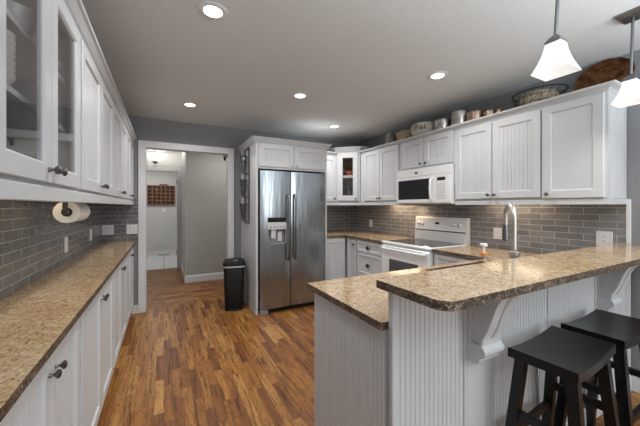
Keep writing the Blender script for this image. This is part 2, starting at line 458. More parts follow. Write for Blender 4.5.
def add_door(root, x0, x1, z0, z1, style='bead', knob=None, fr=.058, name='door', ks=1.0, kmat='knob'):
    d = ob(name, door_bm(x0, x1, z0, z1, style, fr=fr), 'white', root)
    if style == 'glass':
        ob('glass_pane', box(bm_(), x0+fr+.004, x1-fr-.004, -.013, -.009, z0+fr+.004, z1-fr-.004), 'pane', d)
    if knob: ob('knob', knob_bm(knob[0], knob[1], s=ks), kmat, d, True)
    return d
def body(root, w, d, z0, z1, front=True, inner='white', hollow=None):
    if not hollow: return ob('cabinet_body', box(bm_(), 0, w, 0, d, z0, z1), 'white', root)
    t = .018; bm = bm_()
    box(bm, 0, t, 0, d, z0, z1); box(bm, w-t, w, 0, d, z0, z1); box(bm, t, w-t, 0, d, z0, z0+t); box(bm, t, w-t, 0, d, z1-t, z1)
    box(bm, t, t+.02, 0, .02, z0+t, z1-t); box(bm, w-t-.02, w-t, 0, .02, z0+t, z1-t)
    o = ob('cabinet_body', bm, 'white', root)
    bm = bm_(); box(bm, t, w-t, d-.012, d, z0+t, z1-t); box(bm, t, t+.002, .022, d-.012, z0+t, z1-t); box(bm, w-t-.002, w-t, .022, d-.012, z0+t, z1-t)
    ob('cabinet_lining', bm, hollow, root)
    return o

CZ0, CZ1 = 1.415, 2.14
# ---- left run of wall cabinets
XLF = -.355
LB = [.90, 1.71, 2.70, 3.60, 4.345]
LL = ['white wall cabinet with two glass doors and dishes inside',
      'white wall cabinet right beside the glass door cabinet on left wall',
      'white wall cabinet third from the viewer on left wall',
      'white wall cabinet farthest along the left wall next to the wide doorway']
for i in range(4):
    y0, y1 = LB[i]+.001, LB[i+1]-.001; w = y1-y0
    t = thing('wall_cabinet', LL[i], 'cabinet', (XLF, y0, 0), PI/2, 'wall cabinets on the left wall')
    body(t, w, XLF-XL-.009, CZ0, CZ1, hollow='cabin' if i == 0 else None)
    h = w/2; g = .018
    st = 'glass' if i == 0 else 'bead'
    add_door(t, g, h-.003, CZ0+.012, CZ1-.012, st, (h-.035, CZ0+.055))
    add_door(t, h+.003, w-g, CZ0+.012, CZ1-.012, st, (h+.035, CZ0+.055))
    if i == 0:
        for z in (1.682, 1.892):
            ob('shelf', box(bm_(), .02, w-.02, .03, XLF-XL-.03, z-.009, z+.009), 'white', t)
crown_prof = lambda zb, zt: [(-.02, zb-.01), (.004, zb-.01), (.012, zb+.006), (.020, zb+.012), (.040, zt-.018), (.052, zt-.012), (.054, zt), (-.02, zt)]
b = bm_(); sweep(b, [(XLF, .90), (XLF, YF-.002)][::-1], crown_prof(CZ1+.006, 2.2))
tag(origin(ob('crown_moulding', b, 'white'), (XLF, .9, 2.13)), 'white crown moulding along top of left wall cabinets', 'moulding')
b = bm_(); box(b, XLF+.0, XLF+.018, .90, YF-.002, 1.365, CZ0-.001, .003)
tag(origin(ob('light_rail', b, 'white'), (XLF, .9, 1.365)), 'white light rail board under the left wall cabinets', 'moulding')

# ---- left base cabinets and worktop
BL = ['white beadboard base cabinet nearest the viewer under left counter',
      'white base cabinet second from the viewer under left counter',
      'white base cabinet third from the viewer under left counter',
      'white base cabinet at far end of left counter beside doorway casing']
for i in range(4):
    y0, y1 = LB[i]+.001, LB[i+1]-.001; w = y1-y0; h = w/2
    t = thing('base_cabinet', BL[i], 'cabinet', (XLF, y0, 0), PI/2, 'base cabinets on the left wall')
    body(t, w, XLF-XL-.009, .09, .882)
    ob('toe_kick', box(bm_(), 0, w, .05, XLF-XL-.02, 0, .09), 'white', t)
    add_door(t, .018, h-.003, .105, .87, 'bead', (h-.032, .79)); add_door(t, h+.003, w-.018, .105, .87, 'bead', (h+.032, .79))
b = bm_(); grid_slab(b, [XL+.009, -.31], [.88, YF-.009], lambda i, j: True, .885, .915)
tag(origin(ob('countertop', b, ['granite', 'granite_edge']), (-.5, 2.6, .885)), 'long narrow tan granite countertop along the left wall', 'countertop')

# ---- paper towel holder below left wall cabinets
t = thing('paper_towel_holder', 'paper towel roll on holder hung under left wall cabinets', 'paper towel', (-.475, 2.22, 1.316))
rx = TR(0, 0, 0, rx=-PI/2)
b = bm_(); S = 32
prof = [(.025, -.13), (.060, -.13), (.060, .12), (.025, .12)]
lathe(b, prof+[prof[0]], rx, S, caps=False); ob('paper_roll', b, 'paper', t, True)
ob('cardboard_core', lathe(bm_(), [(.0245, -.131), (.0245, .131)], rx, 20), 'card', t, True)
b = bm_(); lathe(b, [(.011, -.16), (.011, -.132)], rx, 14); ob('spindle_end', b, 'pale', t, True)
b = bm_(); box(b, -.012, .012, -.164, -.158, -.01, .095, .002); box(b, -.012, .012, .14, .146, -.01, .095, .002); box(b, -.02, .02, -.164, .146, .09, .097); ob('bracket', b, 'iron', t)

# ---- wall plates
def plate(label, loc, rotz, w, kind):
    t = thing('wall_outlet' if kind != 'switch' else 'light_switch', label, 'outlet' if kind != 'switch' else 'light switch', loc, rotz)
    h = .118
    ob('cover_plate', box(bm_(), -w/2, w/2, -.007, 0, -h/2, h/2, .003), 'plug', t)
    n = max(1, round(w/.07)); p = .046
    for k in range(n):
        cx = (k-(n-1)/2)*p
        kd = kind if kind != 'mixed' else ('switch' if k else 'outlet')
        if kd == 'switch':
            f = ob('rocker', box(bm_(), cx-.016, cx+.016, -.010, -.007, -.033, .033, .001), 'pump', t)
        else:
            f = ob('receptacle', box(bm_(), cx-.017, cx+.017, -.0085, -.007, -.034, .034, .001), 'pump', t)
            for z in (.018, -.018):
                b = bm_(); box(b, cx-.008, cx-.005, -.009, -.0084, z-.004, z+.006); box(b, cx+.005, cx+.008, -.009, -.0084, z-.004, z+.006); box(b, cx-.002, cx+.002, -.009, -.0084, z-.012, z-.008)
                ob('slots', b, 'slot', f)
    return t
plate('white outlet on left tile backsplash below the paper towel roll', (XL+.008, 2.88, 1.055), PI/2, .075, 'outlet')
plate('white switch plate on left tile backsplash near the far corner', (XL+.008, 3.74, 1.055), PI/2, .075, 'switch')
plate('white double outlet on end tile wall in the corner of left counter', (-.60, YF-.008, 1.06), 0, .118, 'outlet')
plate('white double outlet on end tile wall touching the doorway casing', (-.352, YF-.008, 1.06), 0, .118, 'outlet')
plate('small white outlet on tile wall left of the range', (XR-.008, 3.88, 1.065), -PI/2, .075, 'outlet')
plate('white double switch plate on tile wall behind the faucet', (XR-.008, 1.765, 1.07), -PI/2, .15, 'switch')
plate('white outlet just above the raised bar at right end', (XR-.008, .972, 1.095), -PI/2, .098, 'outlet')
plate('white light switch on far wall beyond the hall', (0, 9.268, 1.24), 0, .09, 'switch')

# ---- dishes in the glass door cabinet
def bowl_bm(r, h, wall=.004, foot=.4):
    out = [(r*foot, 0), (r*foot, .006), (r*.62, h*.2), (r*.85, h*.52), (r*.97, h*.85), (r, h)]
    inn = [(r-wall, h), (r*.94-wall, h*.85), (r*.82-wall, h*.54), (r*.58, h*.24), (.001, h*.12)]
    return lathe(bm_(), out+inn, I4, 28)
def plate_bm(r):
    return lathe(bm_(), [(r*.55, 0), (r*.6, .003), (r*.72, .008), (r, .017), (r, .020), (r*.72, .012), (r*.58, .007), (.001, .007)], I4, 28)
o = ob('serving_bowl', bowl_bm(.085, .10), 'plate', smooth=True); o.location = (-.452, 1.36, 1.901); tag(o, 'white bowl on top shelf of the glass door cabinet', 'bowl')
for k in range(7):
    o = ob('small_bowl', bowl_bm(.066, .045), 'plate', smooth=True); o.location = (-.455, 1.19, 1.691+k*.02)
    tag(o, 'small white bowl %s in stack on middle shelf of glass cabinet' % ['at the very bottom', 'second from bottom', 'third from bottom', 'exactly halfway up', 'third from top', 'second from top', 'at the very top'][k], 'bowl', 'stacked bowls in the glass cabinet')
o = ob('mixing_bowl', bowl_bm(.085, .075), 'darkbowl', smooth=True); o.location = (-.47, 1.33, 1.434); tag(o, 'dark bowl on bottom shelf of the glass door cabinet', 'bowl')
for k, (x, y) in enumerate(((-.46, 1.50), (-.52, 1.60))):
    b = bm_(); lathe(b, [(.026, 0), (.034, .11), (.032, .11), (.024, .006), (.001, .006)], I4, 20)
    o = ob('drinking_glass', b, 'clear', smooth=True); o.location = (x, y, 1.434)
    tag(o, ['clear drinking glass in front on bottom shelf behind right glass door', 'clear drinking glass in back on bottom shelf behind right glass door'][k], 'glass', 'drinking glasses in the glass cabinet')
for k, (x, y, z) in enumerate(((-.46, 1.50, 1.691), (-.46, 1.52, 1.901))):
    o = ob('dinner_plate', plate_bm(.095), 'plate', smooth=True); o.location = (x, y, z)
    tag(o, ['white plate lying on middle shelf behind right glass door', 'white plate lying on top shelf behind right glass door'][k], 'plate')

# ------------------------------------------------------------------ refrigerator and its enclosure
EX0, EX1, EY = 1.0, 2.01, 3.57
t = thing('refrigerator_cabinet', 'tall white surround with two-door cabinet above the refrigerator', 'cabinet', (EX0, EY, 0))
W = EX1-EX0; D = YF-EY-.002
b = bm_(); box(b, 0, .03, 0, D, 0, CZ1+.03, .001); ob('side_panel', b, 'white', t)
b = bm_(); box(b, W-.03, W, 0, D, 0, CZ1+.03, .001); ob('side_panel', b, 'white', t)
ob('cabinet_body', box(bm_(), .03, W-.03, .0, D, 1.82, CZ1+.03), 'white', t)
h = W/2
add_door(t, .035, h-.004, 1.845, 2.13, 'bead', (h-.035, 1.875), kmat='nickel'); add_door(t, h+.004, W-.035, 1.845, 2.13, 'bead', (h+.035, 1.875), kmat='nickel')
b = bm_(); sweep(b, [(0, D), (0, 0), (W, 0), (W, D-.42)][::-1], crown_prof(CZ1+.0, 2.205)); ob('crown', b, 'white', t)

t = thing('refrigerator', 'stainless steel side-by-side refrigerator with ice dispenser', 'refrigerator', (1.045, 3.52, 0))
FW, SX = .92, .405
ob('cabinet_case', box(bm_(), .0, FW, .075, .78, .035, 1.78, .004), 'black', t)
def fridge_door(x0, x1, cut=None):
    bm = bm_(); n = 14; rows = []
    z0, z1 = .065, 1.79
    def yf(x): return .012-.012*math.sin(PI*(x-x0)/(x1-x0))**.6 if 0 < (x-x0)/(x1-x0) < 1 else .012
    xs = [x0+(x1-x0)*i/n for i in range(n+1)]
    if cut: xs = sorted(set([x for x in xs if min(abs(x-cut[0]), abs(x-cut[1])) > .012]+[cut[0], cut[1]]))
    zs = [z0, z1] if not cut else [z0, cut[2], cut[3], z1]
    V = [[bm.verts.new((x, yf(x), z)) for z in zs] for x in xs]
    for i in range(len(xs)-1):
        for j in range(len(zs)-1):
            if cut and j == 1 and cut[0]-1e-6 <= xs[i] < cut[1]-1e-6: continue
            bm.faces.new((V[i][j], V[i+1][j], V[i+1][j+1], V[i][j+1]))
    bv = [[bm.verts.new((x, .07, z)) for z in (z0, z1)] for x in (x0, x1)]
    bm.faces.new((bv[0][0], bv[0][1], bv[1][1], bv[1][0]))
    bm.faces.new([V[0][j] for j in range(len(zs))]+[bv[0][1], bv[0][0]]); bm.faces.new([V[-1][j] for j in range(len(zs))]+[bv[1][1], bv[1][0]])
    bm.faces.new([V[i][0] for i in range(len(xs))]+[bv[1][0], bv[0][0]]); bm.faces.new([V[i][-1] for i in range(len(xs))]+[bv[1][1], bv[0][1]])
    return bm
dx0, dx1, dz0, dz1 = .092, .338, .865, 1.205
fd = ob('freezer_door', fridge_door(.0, SX-.005, (dx0, dx1, dz0, dz1)), 'steel', t, True)
rd = ob('refrigerator_door', fridge_door(SX+.005, FW), 'steel', t, True)
# dispenser
b = bm_(); box(b, dx0, dx1, .055, .06, dz0, dz1); box(b, dx0, dx0+.012, 0.001, .055, dz0, dz1); box(b, dx1-.012, dx1, .001, .055, dz0, dz1); box(b, dx0, dx1, 0.001, .055, dz0, dz0+.02)
dsp = ob('ice_dispenser', b, 'grey', fd)
ob('display_band', box(bm_(), dx0+.001, dx1-.001, -.004, .05, 1.145, dz1-.001, .003), 'darkglass', dsp)
ob('control_panel', box(bm_(), dx0+.001, dx1-.001, -.006, .05, 1.055, 1.144, .003), 'pale', dsp)
b = bm_()
for k in range(5): box(b, dx0+.03+k*.042, dx0+.052+k*.042, -.008, -.005, 1.075, 1.095, .002)
ob('buttons', b, 'grey', dsp)
b = bm_(); box(b, dx0+.05, dx0+.11, .015, .05, .94, 1.055, .004); box(b, dx0+.145, dx0+.20, .03, .05, .90, 1.02, .004); ob('dispenser_paddle', b, 'pale', dsp)
for x, par in ((SX-.042, fd), (SX+.045, rd)):
    b = bm_(); tube(b, [(x, .01, 1.50), (x, -.035, 1.48), (x, -.05, 1.44), (x, -.055, 1.08), (x, -.05, .72), (x, -.035, .68), (x, .01, .66)], .0135, 10)
    ob('handle', b, 'dknickel', par, True)
b = bm_(); box(b, .02, FW-.02, .06, .12, .0, .06); ob('kick_grille', b, 'black', t)
b = bm_(); box(b, .0, .10, .0, .07, .0, .05, .006); ob('foot', b, 'grey', t)
b = bm_(); box(b, .085, .13, .004, .0115, 1.715, 1.725); 
for k in range(6): box(b, .088+k*.022, .103+k*.022, .001, .004, 1.722, 1.732)
b.free()

# wall rack with glass vases on the surround's side
t = thing('wall_rack', 'black iron rack holding three glass vases on refrigerator surround', 'rack', (EX0, 3.97, 1.12))
b = bm_()
for y in (-.11, .11): box(b, -.016, -.002, y-.007, y+.007, 0, 1.0)
for z in (0, .34, .66, .99): box(b, -.016, -.002, -.11, .11, z-.0, z+.012)
ob('frame', b, 'iron', t)
for z in (.02, .34, .66):
    tube_b = bm_(); tube(tube_b, [(-.058+.05*math.cos(a), .0+.05*math.sin(a), z+.16) for a in [2*PI*i/16 for i in range(16)]], .004, 6, True)
    ob('vase_ring', tube_b, 'iron', t, True)
VL = ['clear glass vase lowest in the iron wall rack', 'clear glass vase in middle of the iron wall rack', 'clear glass vase topmost in the iron wall rack']
for k, z in enumerate((.02, .34, .66)):
    b = bm_(); lathe(b, [(.022, 0), (.030, .04), (.040, .14), (.044, .20), (.056, .245), (.053, .245), (.040, .19), (.036, .14), (.025, .045), (.001, .02)], I4, 20)
    o = ob('glass_vase', b, 'vaseglass', smooth=True); o.location = (EX0-.058, 3.97, 1.12+z); tag(o, VL[k], 'vase', 'glass vases in the wall rack')

# trash can
t = thing('trash_can', 'tall black step trash can with steel lid rim beside refrigerator', 'trash can', (.825, 3.985, 0), math.radians(-12))
def rrect(w, d, r, n=6):
    P = []
    for cx, cy, a0 in ((w/2-r, d/2-r, 0), (-w/2+r, d/2-r, 90), (-w/2+r, -d/2+r, 180), (w/2-r, -d/2+r, 270)):
        for k in range(n+1):
            a = math.radians(a0+90*k/n); P.append((cx+r*math.cos(a), cy+r*math.sin(a)))
    return P
def loft(bm, secs):
    rows = [[bm.verts.new((x, y, z)) for x, y in P] for P, z in secs]
    n = len(rows[0])
    for a, c in zip(rows, rows[1:]):
        for i in range(n):
            j = (i+1) % n; bm.faces.new((a[i], a[j], c[j], c[i]))
    bm.faces.new(rows[0][::-1]); bm.faces.new(rows[-1]); return bm
ob('bin_body', loft(bm_(), [(rrect(.23, .25, .05), 0), (rrect(.235, .255, .05), .02), (rrect(.262, .285, .055), .555), (rrect(.255, .28, .055), .56)]), 'black', t, True)
ob('steel_rim', loft(bm_(), [(rrect(.272, .295, .055), .555), (rrect(.276, .30, .055), .572), (rrect(.272, .295, .055), .575)]), 'pale', t, True)
ld = ob('lid', loft(bm_(), [(rrect(.28, .305, .055), .577), (rrect(.28, .305, .055), .60), (rrect(.255, .28, .05), .628), (rrect(.18, .20, .04), .64)]), 'black', t, True)
ob('lid_button', box(bm_(), -.005, .05, -.10, -.055, .626, .642, .004), 'nickel', ld)
ob('foot_pedal', box(bm_(), -.06, .06, -.165, -.11, .012, .026, .004), 'black', t)

# ------------------------------------------------------------------ right-hand wall cabinets
XRF = 2.70
def rcab(y1, y0, z0, z1, label, depth=None, group='wall cabinets on the right wall'):
    t = thing('wall_cabinet', label, 'cabinet', (XRF, y1-.001, 0), -PI/2, group)
    w = y1-y0-.002; body(t, w, (depth or XR-XRF)-.009, z0, z1); return t, w
t, w = rcab(3.72, 2.865, CZ0-.01, CZ1+.03, 'white two-door wall cabinet between corner glass cabinet and microwave'); h = (w-.1)/2+.09
add_door(t, .10, h-.003, CZ0+.01, CZ1+.012, 'bead', (h-.03, CZ0+.045)); add_door(t, h+.003, w-.012, CZ0+.01, CZ1+.012, 'bead', (h+.03, CZ0+.045))
t, w = rcab(2.865, 2.05, 1.795, CZ1+.03, 'short white two-door cabinet directly above the microwave'); h = w/2
add_door(t, .045, h-.008, 1.815, CZ1+.012, 'bead', (h-.04, 1.85)); add_door(t, h+.008, w-.02, 1.815, CZ1+.012, 'bead', (h+.04, 1.85))
t, w = rcab(2.05, 1.247, CZ0-.01, CZ1+.03, 'white two-door wall cabinet just right of the microwave'); h = w/2
add_door(t, .012, h-.004, CZ0+.005, CZ1-.015, 'bead', (h-.03, CZ0+.04)); add_door(t, h+.004, w-.006, CZ0+.005, CZ1-.015, 'bead', (h+.03, CZ0+.04))
t, w = rcab(1.247, .85, CZ0-.01, CZ1+.03, 'white single-door wall cabinet at right end above the bar outlet')
add_door(t, .006, w-.015, CZ0-.005, CZ1-.0, 'flat', (.045, CZ0+.03))
b = bm_(); beads(b, 0, XR-XRF-.009, CZ0-.01, CZ1+.03, 0, .042); b2 = bm_(); b.free()
# end panel with beads facing the viewer
b = bm_(); box(b, 0, .035, -.004, .0, 0, CZ1-CZ0+.04); box(b, XR-XRF-.045, XR-XRF-.01, -.004, 0, 0, CZ1-CZ0+.04); beads(b, .035, XR-XRF-.045, 0, CZ1-CZ0+.04, -.002, .03)
pe = ob('end_panel', b, 'white', t); pe.rotation_euler = (0, 0, PI/2); pe.location = (w+.0, 0, CZ0-.01)
b = bm_(); sweep(b, [(XR-.002, .85), (XRF, .85), (XRF, 3.70)], crown_prof(CZ1+.015, 2.19))
tag(origin(ob('crown_moulding', b, 'white'), (XRF, .85, 2.14)), 'white crown moulding along top of the right wall cabinets', 'moulding')
b = bm_(); sweep(b, [(XR-.01, .847), (XRF, .847), (XRF, 2.045)], [(-.02, 1.362), (.006, 1.362), (.006, CZ0-.012), (-.02, CZ0-.012)])
tag(origin(ob('light_rail', b, 'white'), (XRF, .85, 1.36)), 'white light rail under cabinets right of the microwave', 'moulding')
b = bm_(); sweep(b, [(XRF, 2.87), (XRF, 3.735), (2.43, 4.005), (2.015, 4.005)], [(-.02, 1.362), (.006, 1.362), (.006, CZ0-.012), (-.02, CZ0-.012)])
tag(origin(ob('light_rail', b, 'white'), (XRF, 3.3, 1.36)), 'white light rail under corner cabinets left of the microwave', 'moulding')

# corner glass cabinet (45 degrees) and the narrow one beside the refrigerator
t = thing('corner_cabinet', 'white diagonal corner wall cabinet with one glass door', 'cabinet', (2.43, 4.015, 0))
P = [(0, 0), (.27, -.27), (.59, -.27), (.59, .32), (0, .32)]
def cornerwall(bm, i, z0, z1, th=.015):
    a, c = Vector(P[i]), Vector(P[(i+1) % 5]); d = (c-a).normalized(); n = Vector((-d.y, d.x))
    q = [a, c, c+n*th, a+n*th]; prism(bm, [tuple(v) for v in q], z0, z1)
Zc0, Zc1 = CZ0-.01, 2.215
b = bm_()
prism(b, P, Zc0, Zc0+.018); prism(b, P, Zc1-.018, Zc1)
for i in (1, 4): cornerwall(b, i, Zc0+.018, Zc1-.018)
ob('cabinet_body', b, 'white', t)
b = bm_()
for i in (2, 3): cornerwall(b, i, Zc0+.018, Zc1-.018)
ob('cabinet_lining', b, 'cabbrown', t)
ob('shelf', prism(bm_(), [(.045, .005), (.275, -.225), (.565, -.225), (.565, .29), (.045, .29)], 1.80, 1.84), 'white', t)
Lg = math.hypot(.27, .27)
fr_ = bm_(); box(fr_, 0, .03, 0, .02, Zc0, Zc1); box(fr_, Lg-.03, Lg, 0, .02, Zc0, Zc1); box(fr_, .03, Lg-.03, 0, .02, Zc0, Zc0+.04); box(fr_, .03, Lg-.03, 0, .02, Zc1-.05, Zc1)
ff = ob('face_frame', fr_, 'white', t); ff.rotation_euler = (0, 0, -PI/4)
dd = add_door(t, .03, Lg-.03, Zc0+.03, Zc1-.03, 'glass', (Lg-.058, Zc0+.06), fr=.072); dd.rotation_euler = (0, 0, -PI/4)
b = bm_(); sweep(b, [(0, .3), (0, 0), (.27, -.27), (.40, -.27)][::-1], crown_prof(Zc1-.0, 2.275)); ob('crown', b, 'white', t)
o = ob('pottery_bowl', bowl_bm(.075, .07), 'orange', smooth=True); o.location = (2.66, 3.97, 1.841); tag(o, 'small orange pottery bowl on shelf inside corner glass cabinet', 'bowl')
GL = ['clear tall glass at left on bottom of corner glass cabinet', 'clear tall glass at centre front on bottom of corner glass cabinet', 'clear tall glass at right on bottom of corner glass cabinet']
for k, (x, y) in enumerate(((2.55, 4.06), (2.62, 3.95), (2.72, 3.90))):
    b = bm_(); lathe(b, [(.028, 0), (.036, .26), (.034, .26), (.026, .006), (.001, .006)], I4, 18)
    o = ob('tall_glass', b, 'clear', smooth=True); o.location = (x, y, Zc0+.019); tag(o, GL[k], 'glass', 'tall glasses in the corner cabinet')

t = thing('wall_cabinet', 'narrow white wall cabinet between refrigerator and corner glass cabinet', 'cabinet', (2.012, 4.015, 0), 0)
w = .416; body(t, w, .326, CZ0-.01, CZ1+.02)
add_door(t, .03, w-.015, CZ0+.01, CZ1-.005, 'flat', (w-.045, CZ0+.05))
b = bm_(); sweep(b, [(0.002, 0), (w-.002, 0)][::-1], crown_prof(CZ1+.018, 2.2)); ob('crown', b, 'white', t)

# microwave
t = thing('microwave', 'white over-the-range microwave with dark window', 'microwave', (2.63, 2.855, 1.372), -PI/2)
w = .80
ob('case', box(bm_(), 0, w, .03, .39, 0, .42, .004), 'appl', t)
b = bm_(); box(b, 0, w, .012, .03, .33, .42, .003); ob('vent_grille', b, 'appl', t)
ob('logo_badge', box(bm_(), .30, .345, .009, .0125, .36, .378), 'black', t)
d = ob('door', box(bm_(), .0, .60, 0, .03, .012, .325, .006), 'appl', t)
ob('window', box(bm_(), .035, .535, -.002, .004, .055, .29, .002), 'darkglass', d)
b = bm_(); tube(b, [(.565, .006, .285), (.565, -.03, .27), (.565, -.036, .17), (.565, -.03, .06), (.565, .006, .045)], .011, 10); ob('handle', b, 'appl', d, True)
p = ob('control_panel', box(bm_(), .605, w, 0, .03, .012, .325, .004), 'appl', t)
ob('clock_display', box(bm_(), .635, .74, -.002, .003, .255, .29), 'darkglass', p)
b = bm_()
for r in range(6):
    for c in range(3): box(b, .635+c*.037, .665+c*.037, -.0025, .001, .205-r*.029, .224-r*.029, .001)
ob('keypad', b, 'pale', p)
ob('base_plate', box(bm_(), .03, w-.03, .06, .38, -.012, 0), 'grey', t)
area('microwave_lamp', (.06, .25, -.02), (0, 0, 0), .12, .2, .8, (1, .75, .48), t)

# ------------------------------------------------------------------ range
t = thing('range', 'white freestanding electric range with black glass cooktop', 'range', (2.37, 2.852, 0), -PI/2)
w = .76
ob('oven_body', box(bm_(), .003, w-.003, .035, .645, .03, .905, .004), 'appl', t)
ob('cooktop_frame', box(bm_(), 0, w, .01, .60, .895, .922, .006), 'appl', t)
ct = ob('cooktop_glass', box(bm_(), .035, w-.035, .055, .575, .921, .925, .002), 'darkglass', t)
for x, y, r in ((.2, .19, .10), (.55, .19, .075), (.2, .44, .075), (.55, .44, .10)):
    b = bm_(); tube(b, [(x+r*math.cos(a), y+r*math.sin(a), .9255) for a in [2*PI*i/32 for i in range(32)]], .001, 4, True); ob('burner_ring', b, 'grey', ct)
d = ob('oven_door', box(bm_(), .01, w-.01, 0, .035, .23, .875, .008), 'appl', t)
ob('oven_window', box(bm_(), .155, w-.155, -.002, .006, .40, .725, .002), 'ovenglass', d)
b = bm_(); tube(b, [(.06, .005, .845), (.06, -.04, .845), (.10, -.046, .845), (w-.10, -.046, .845), (w-.06, -.04, .845), (w-.06, .005, .845)], .014, 10); ob('handle', b, 'appl', d, True)
ob('storage_drawer', box(bm_(), .01, w-.01, .005, .035, .05, .215, .006), 'appl', t)
b = bm_(); prism(b, [(.575, .90), (.645, .90), (.645, 1.215), (.60, 1.215), (.592, 1.20), (.580, 1.06), (.575, 1.05)], .005, w-.005, Matrix(((0, 0, 1, 0), (1, 0, 0, 0), (0, 1, 0, 0), (0, 0, 0, 1))))
bg = ob('backguard', b, 'appl', t)
ob('seam', box(bm_(), .01, w-.01, .571, .584, 1.043, 1.055), 'slot', bg)
for x in (.07, .125, .59, .67):
    k = ob('burner_knob', lathe(bm_(), [(.022, 0), (.021, .006), (.017, .014), (.016, .024), (.012, .026)], TR(x, .586, 1.13, rx=PI/2+.08), 18), 'appl', bg, True)
    ob('pointer', box(bm_(), x-.002, x+.002, .5575, .5605, 1.118, 1.142), 'slot', k)
ob('clock_display', box(bm_(), .33, .385, .583, .590, 1.125, 1.15), 'darkglass', bg)
b = bm_()
for k in range(4): box(b, .43+k*.03, .45+k*.03, .585, .590, 1.122, 1.136, .001)
ob('buttons', b, 'pale', bg)

# ------------------------------------------------------------------ right base cabinets
XBF = 2.425
def rbase(y1, y0, label):
    t = thing('base_cabinet', label, 'cabinet', (XBF, y1-.001, 0), -PI/2); w = y1-y0-.002
    body(t, w, XR-XBF-.009, .09, .882); ob('toe_kick', box(bm_(), 0, w, .06, .5, 0, .09), 'white', t); return t, w
def drawer(t, x0, x1, z0, z1, kz=None):
    d = ob('drawer', door_bm(x0, x1, z0, z1, 'flat', fr=.035), 'white', t)
    ob('knob', knob_bm((x0+x1)/2, kz or (z0+z1)/2, s=2.0), 'knob', d, True)
t, w = rbase(3.42, 2.866, 'white drawer base cabinet left of the range')
drawer(t, .015, w-.012, .715, .865); drawer(t, .015, w-.012, .41, .70); drawer(t, .015, w-.012, .11, .395)
t, w = rbase(3.705, 3.42, 'narrow white single-door base cabinet beside the drawers')
add_door(t, .05, w-.012, .105, .865, 'flat', (w-.05, .80), fr=.045)
t = thing('base_cabinet', 'white base cabinet beside the refrigerator under the corner counter', 'cabinet', (2.012, 3.715, 0)); w = .40
body(t, w, .62, .09, .882); ob('toe_kick', box(bm_(), 0, w, .06, .5, 0, .09), 'white', t)
add_door(t, .045, w-.012, .105, .865, 'bead')
t, w = rbase(2.085, 1.47, 'white base cabinet between range and peninsula')
add_door(t, .02, w-.06, .105, .69, 'flat'); drawer(t, .02, w-.06, .71, .865)
b = bm_(); grid_slab(b, [2.012, 2.39, XR-.009], [2.862, 3.685, YF-.009], lambda i, j: i == 1 or j == 1, .885, .915)
tag(origin(ob('countertop', b, ['granite', 'granite_edge']), (2.7, 3.6, .885)), 'corner granite countertop between refrigerator and range', 'countertop')

# ------------------------------------------------------------------ peninsula
PX0, PY0, PY1 = .745, .83, .855
t = thing('peninsula_wall', 'white beadboard half wall carrying the raised bar', 'half wall', (0, 0, 0))
b = bm_(); box(b, PX0, XR-.016, PY0+.006, PY0+.022, 0, 1.038); ob('wall_core', b, 'white', t)
for a, c in ((PX0+.012, 1.145), (1.285, 1.845), (1.857, 2.43), (2.585, 2.94)):
    b = bm_(); beads(b, a, c, .10, 1.038, PY0, .026, .004, .006); ob('beadboard_panel', b, 'white', t)
for a, c in ((PX0-.006, PX0+.012), (1.145, 1.16), (1.16, 1.285), (1.845, 1.857), (2.43, 2.585), (2.94, XR-.016)):
    ob('stile', box(bm_(), a, c, PY0-.008, PY0+.008, .10, 1.038, .003), 'white', t)
ob('base_trim', box(bm_(), PX0-.006, XR-.016, PY0-.014, PY0+.008, 0, .11, .004), 'white', t)

t = thing('peninsula_cabinet', 'white sink base cabinet of the peninsula with beadboard end', 'cabinet', (0, 0, 0))
def pen_body():
    bm = bm_(); box(bm, PX0, 1.45, PY1+.001, 1.44, .09, .882); box(bm, 2.26, XBF-.001, PY1+.001, 1.44, .09, .882)
    box(bm, 1.45, 2.26, PY1+.001, 1.44, .09, .62); box(bm, 1.45, 2.26, 1.435, 1.44, .62, .882); box(bm, 1.45, 2.26, PY1+.001, PY1+.01, .62, .882); return bm
ob('cabinet_body', pen_body(), 'white', t)
ob('toe_kick', box(bm_(), PX0+.0, XBF-.01, PY1+.01, 1.38, 0, .09), 'white', t)
b = bm_(); beads(b, 0, 1.445-PY1-.002, 0, .884, 0, .024, .004, .006); box(b, 0, 1.445-PY1-.002, .005, .0095, 0, .884)
e = ob('end_panel', b, 'white', t); e.rotation_euler = (0, 0, -PI/2); e.location = (PX0-.010-.0005, 1.445, 0)

LX0, LY1 = .713, 1.495
xs = [LX0, 1.098, 1.56, 2.20, 2.39, XR-.009]; ys = [PY1, PY1+.01, 1.02, 1.43, LY1, 2.085]
def inc(i, j):
    if j == 4: return i == 4
    if j == 2 and i == 2: return False
    return True
b = grid_slab(bm_(), xs, ys, inc, .885, .915)
tag(origin(ob('countertop', b, ['granite', 'granite_edge']), (1.6, 1.2, .885)), 'lower granite countertop of the peninsula around the sink', 'countertop')
b = bm_()
box(b, 1.545, 1.56, 1.005, 1.433, .70, .8845); box(b, 2.20, 2.215, 1.005, 1.433, .70, .8845); box(b, 1.56, 2.20, 1.005, 1.02, .70, .8845); box(b, 1.56, 2.20, 1.43, 1.433, .70, .8845); box(b, 1.545, 2.215, 1.005, 1.433, .685, .70)
s = thing('sink', 'dark undermount sink sunk in the peninsula counter', 'sink', (1.88, 1.22, .685))
sb = ob('basin', b, 'knob', s); sb.location = (-1.88, -1.22, -.685)
ob('drain', lathe(bm_(), [(.045, .015), (.045, .018), (.02, .019), (.001, .016)], I4, 20), 'nickel', s, True)

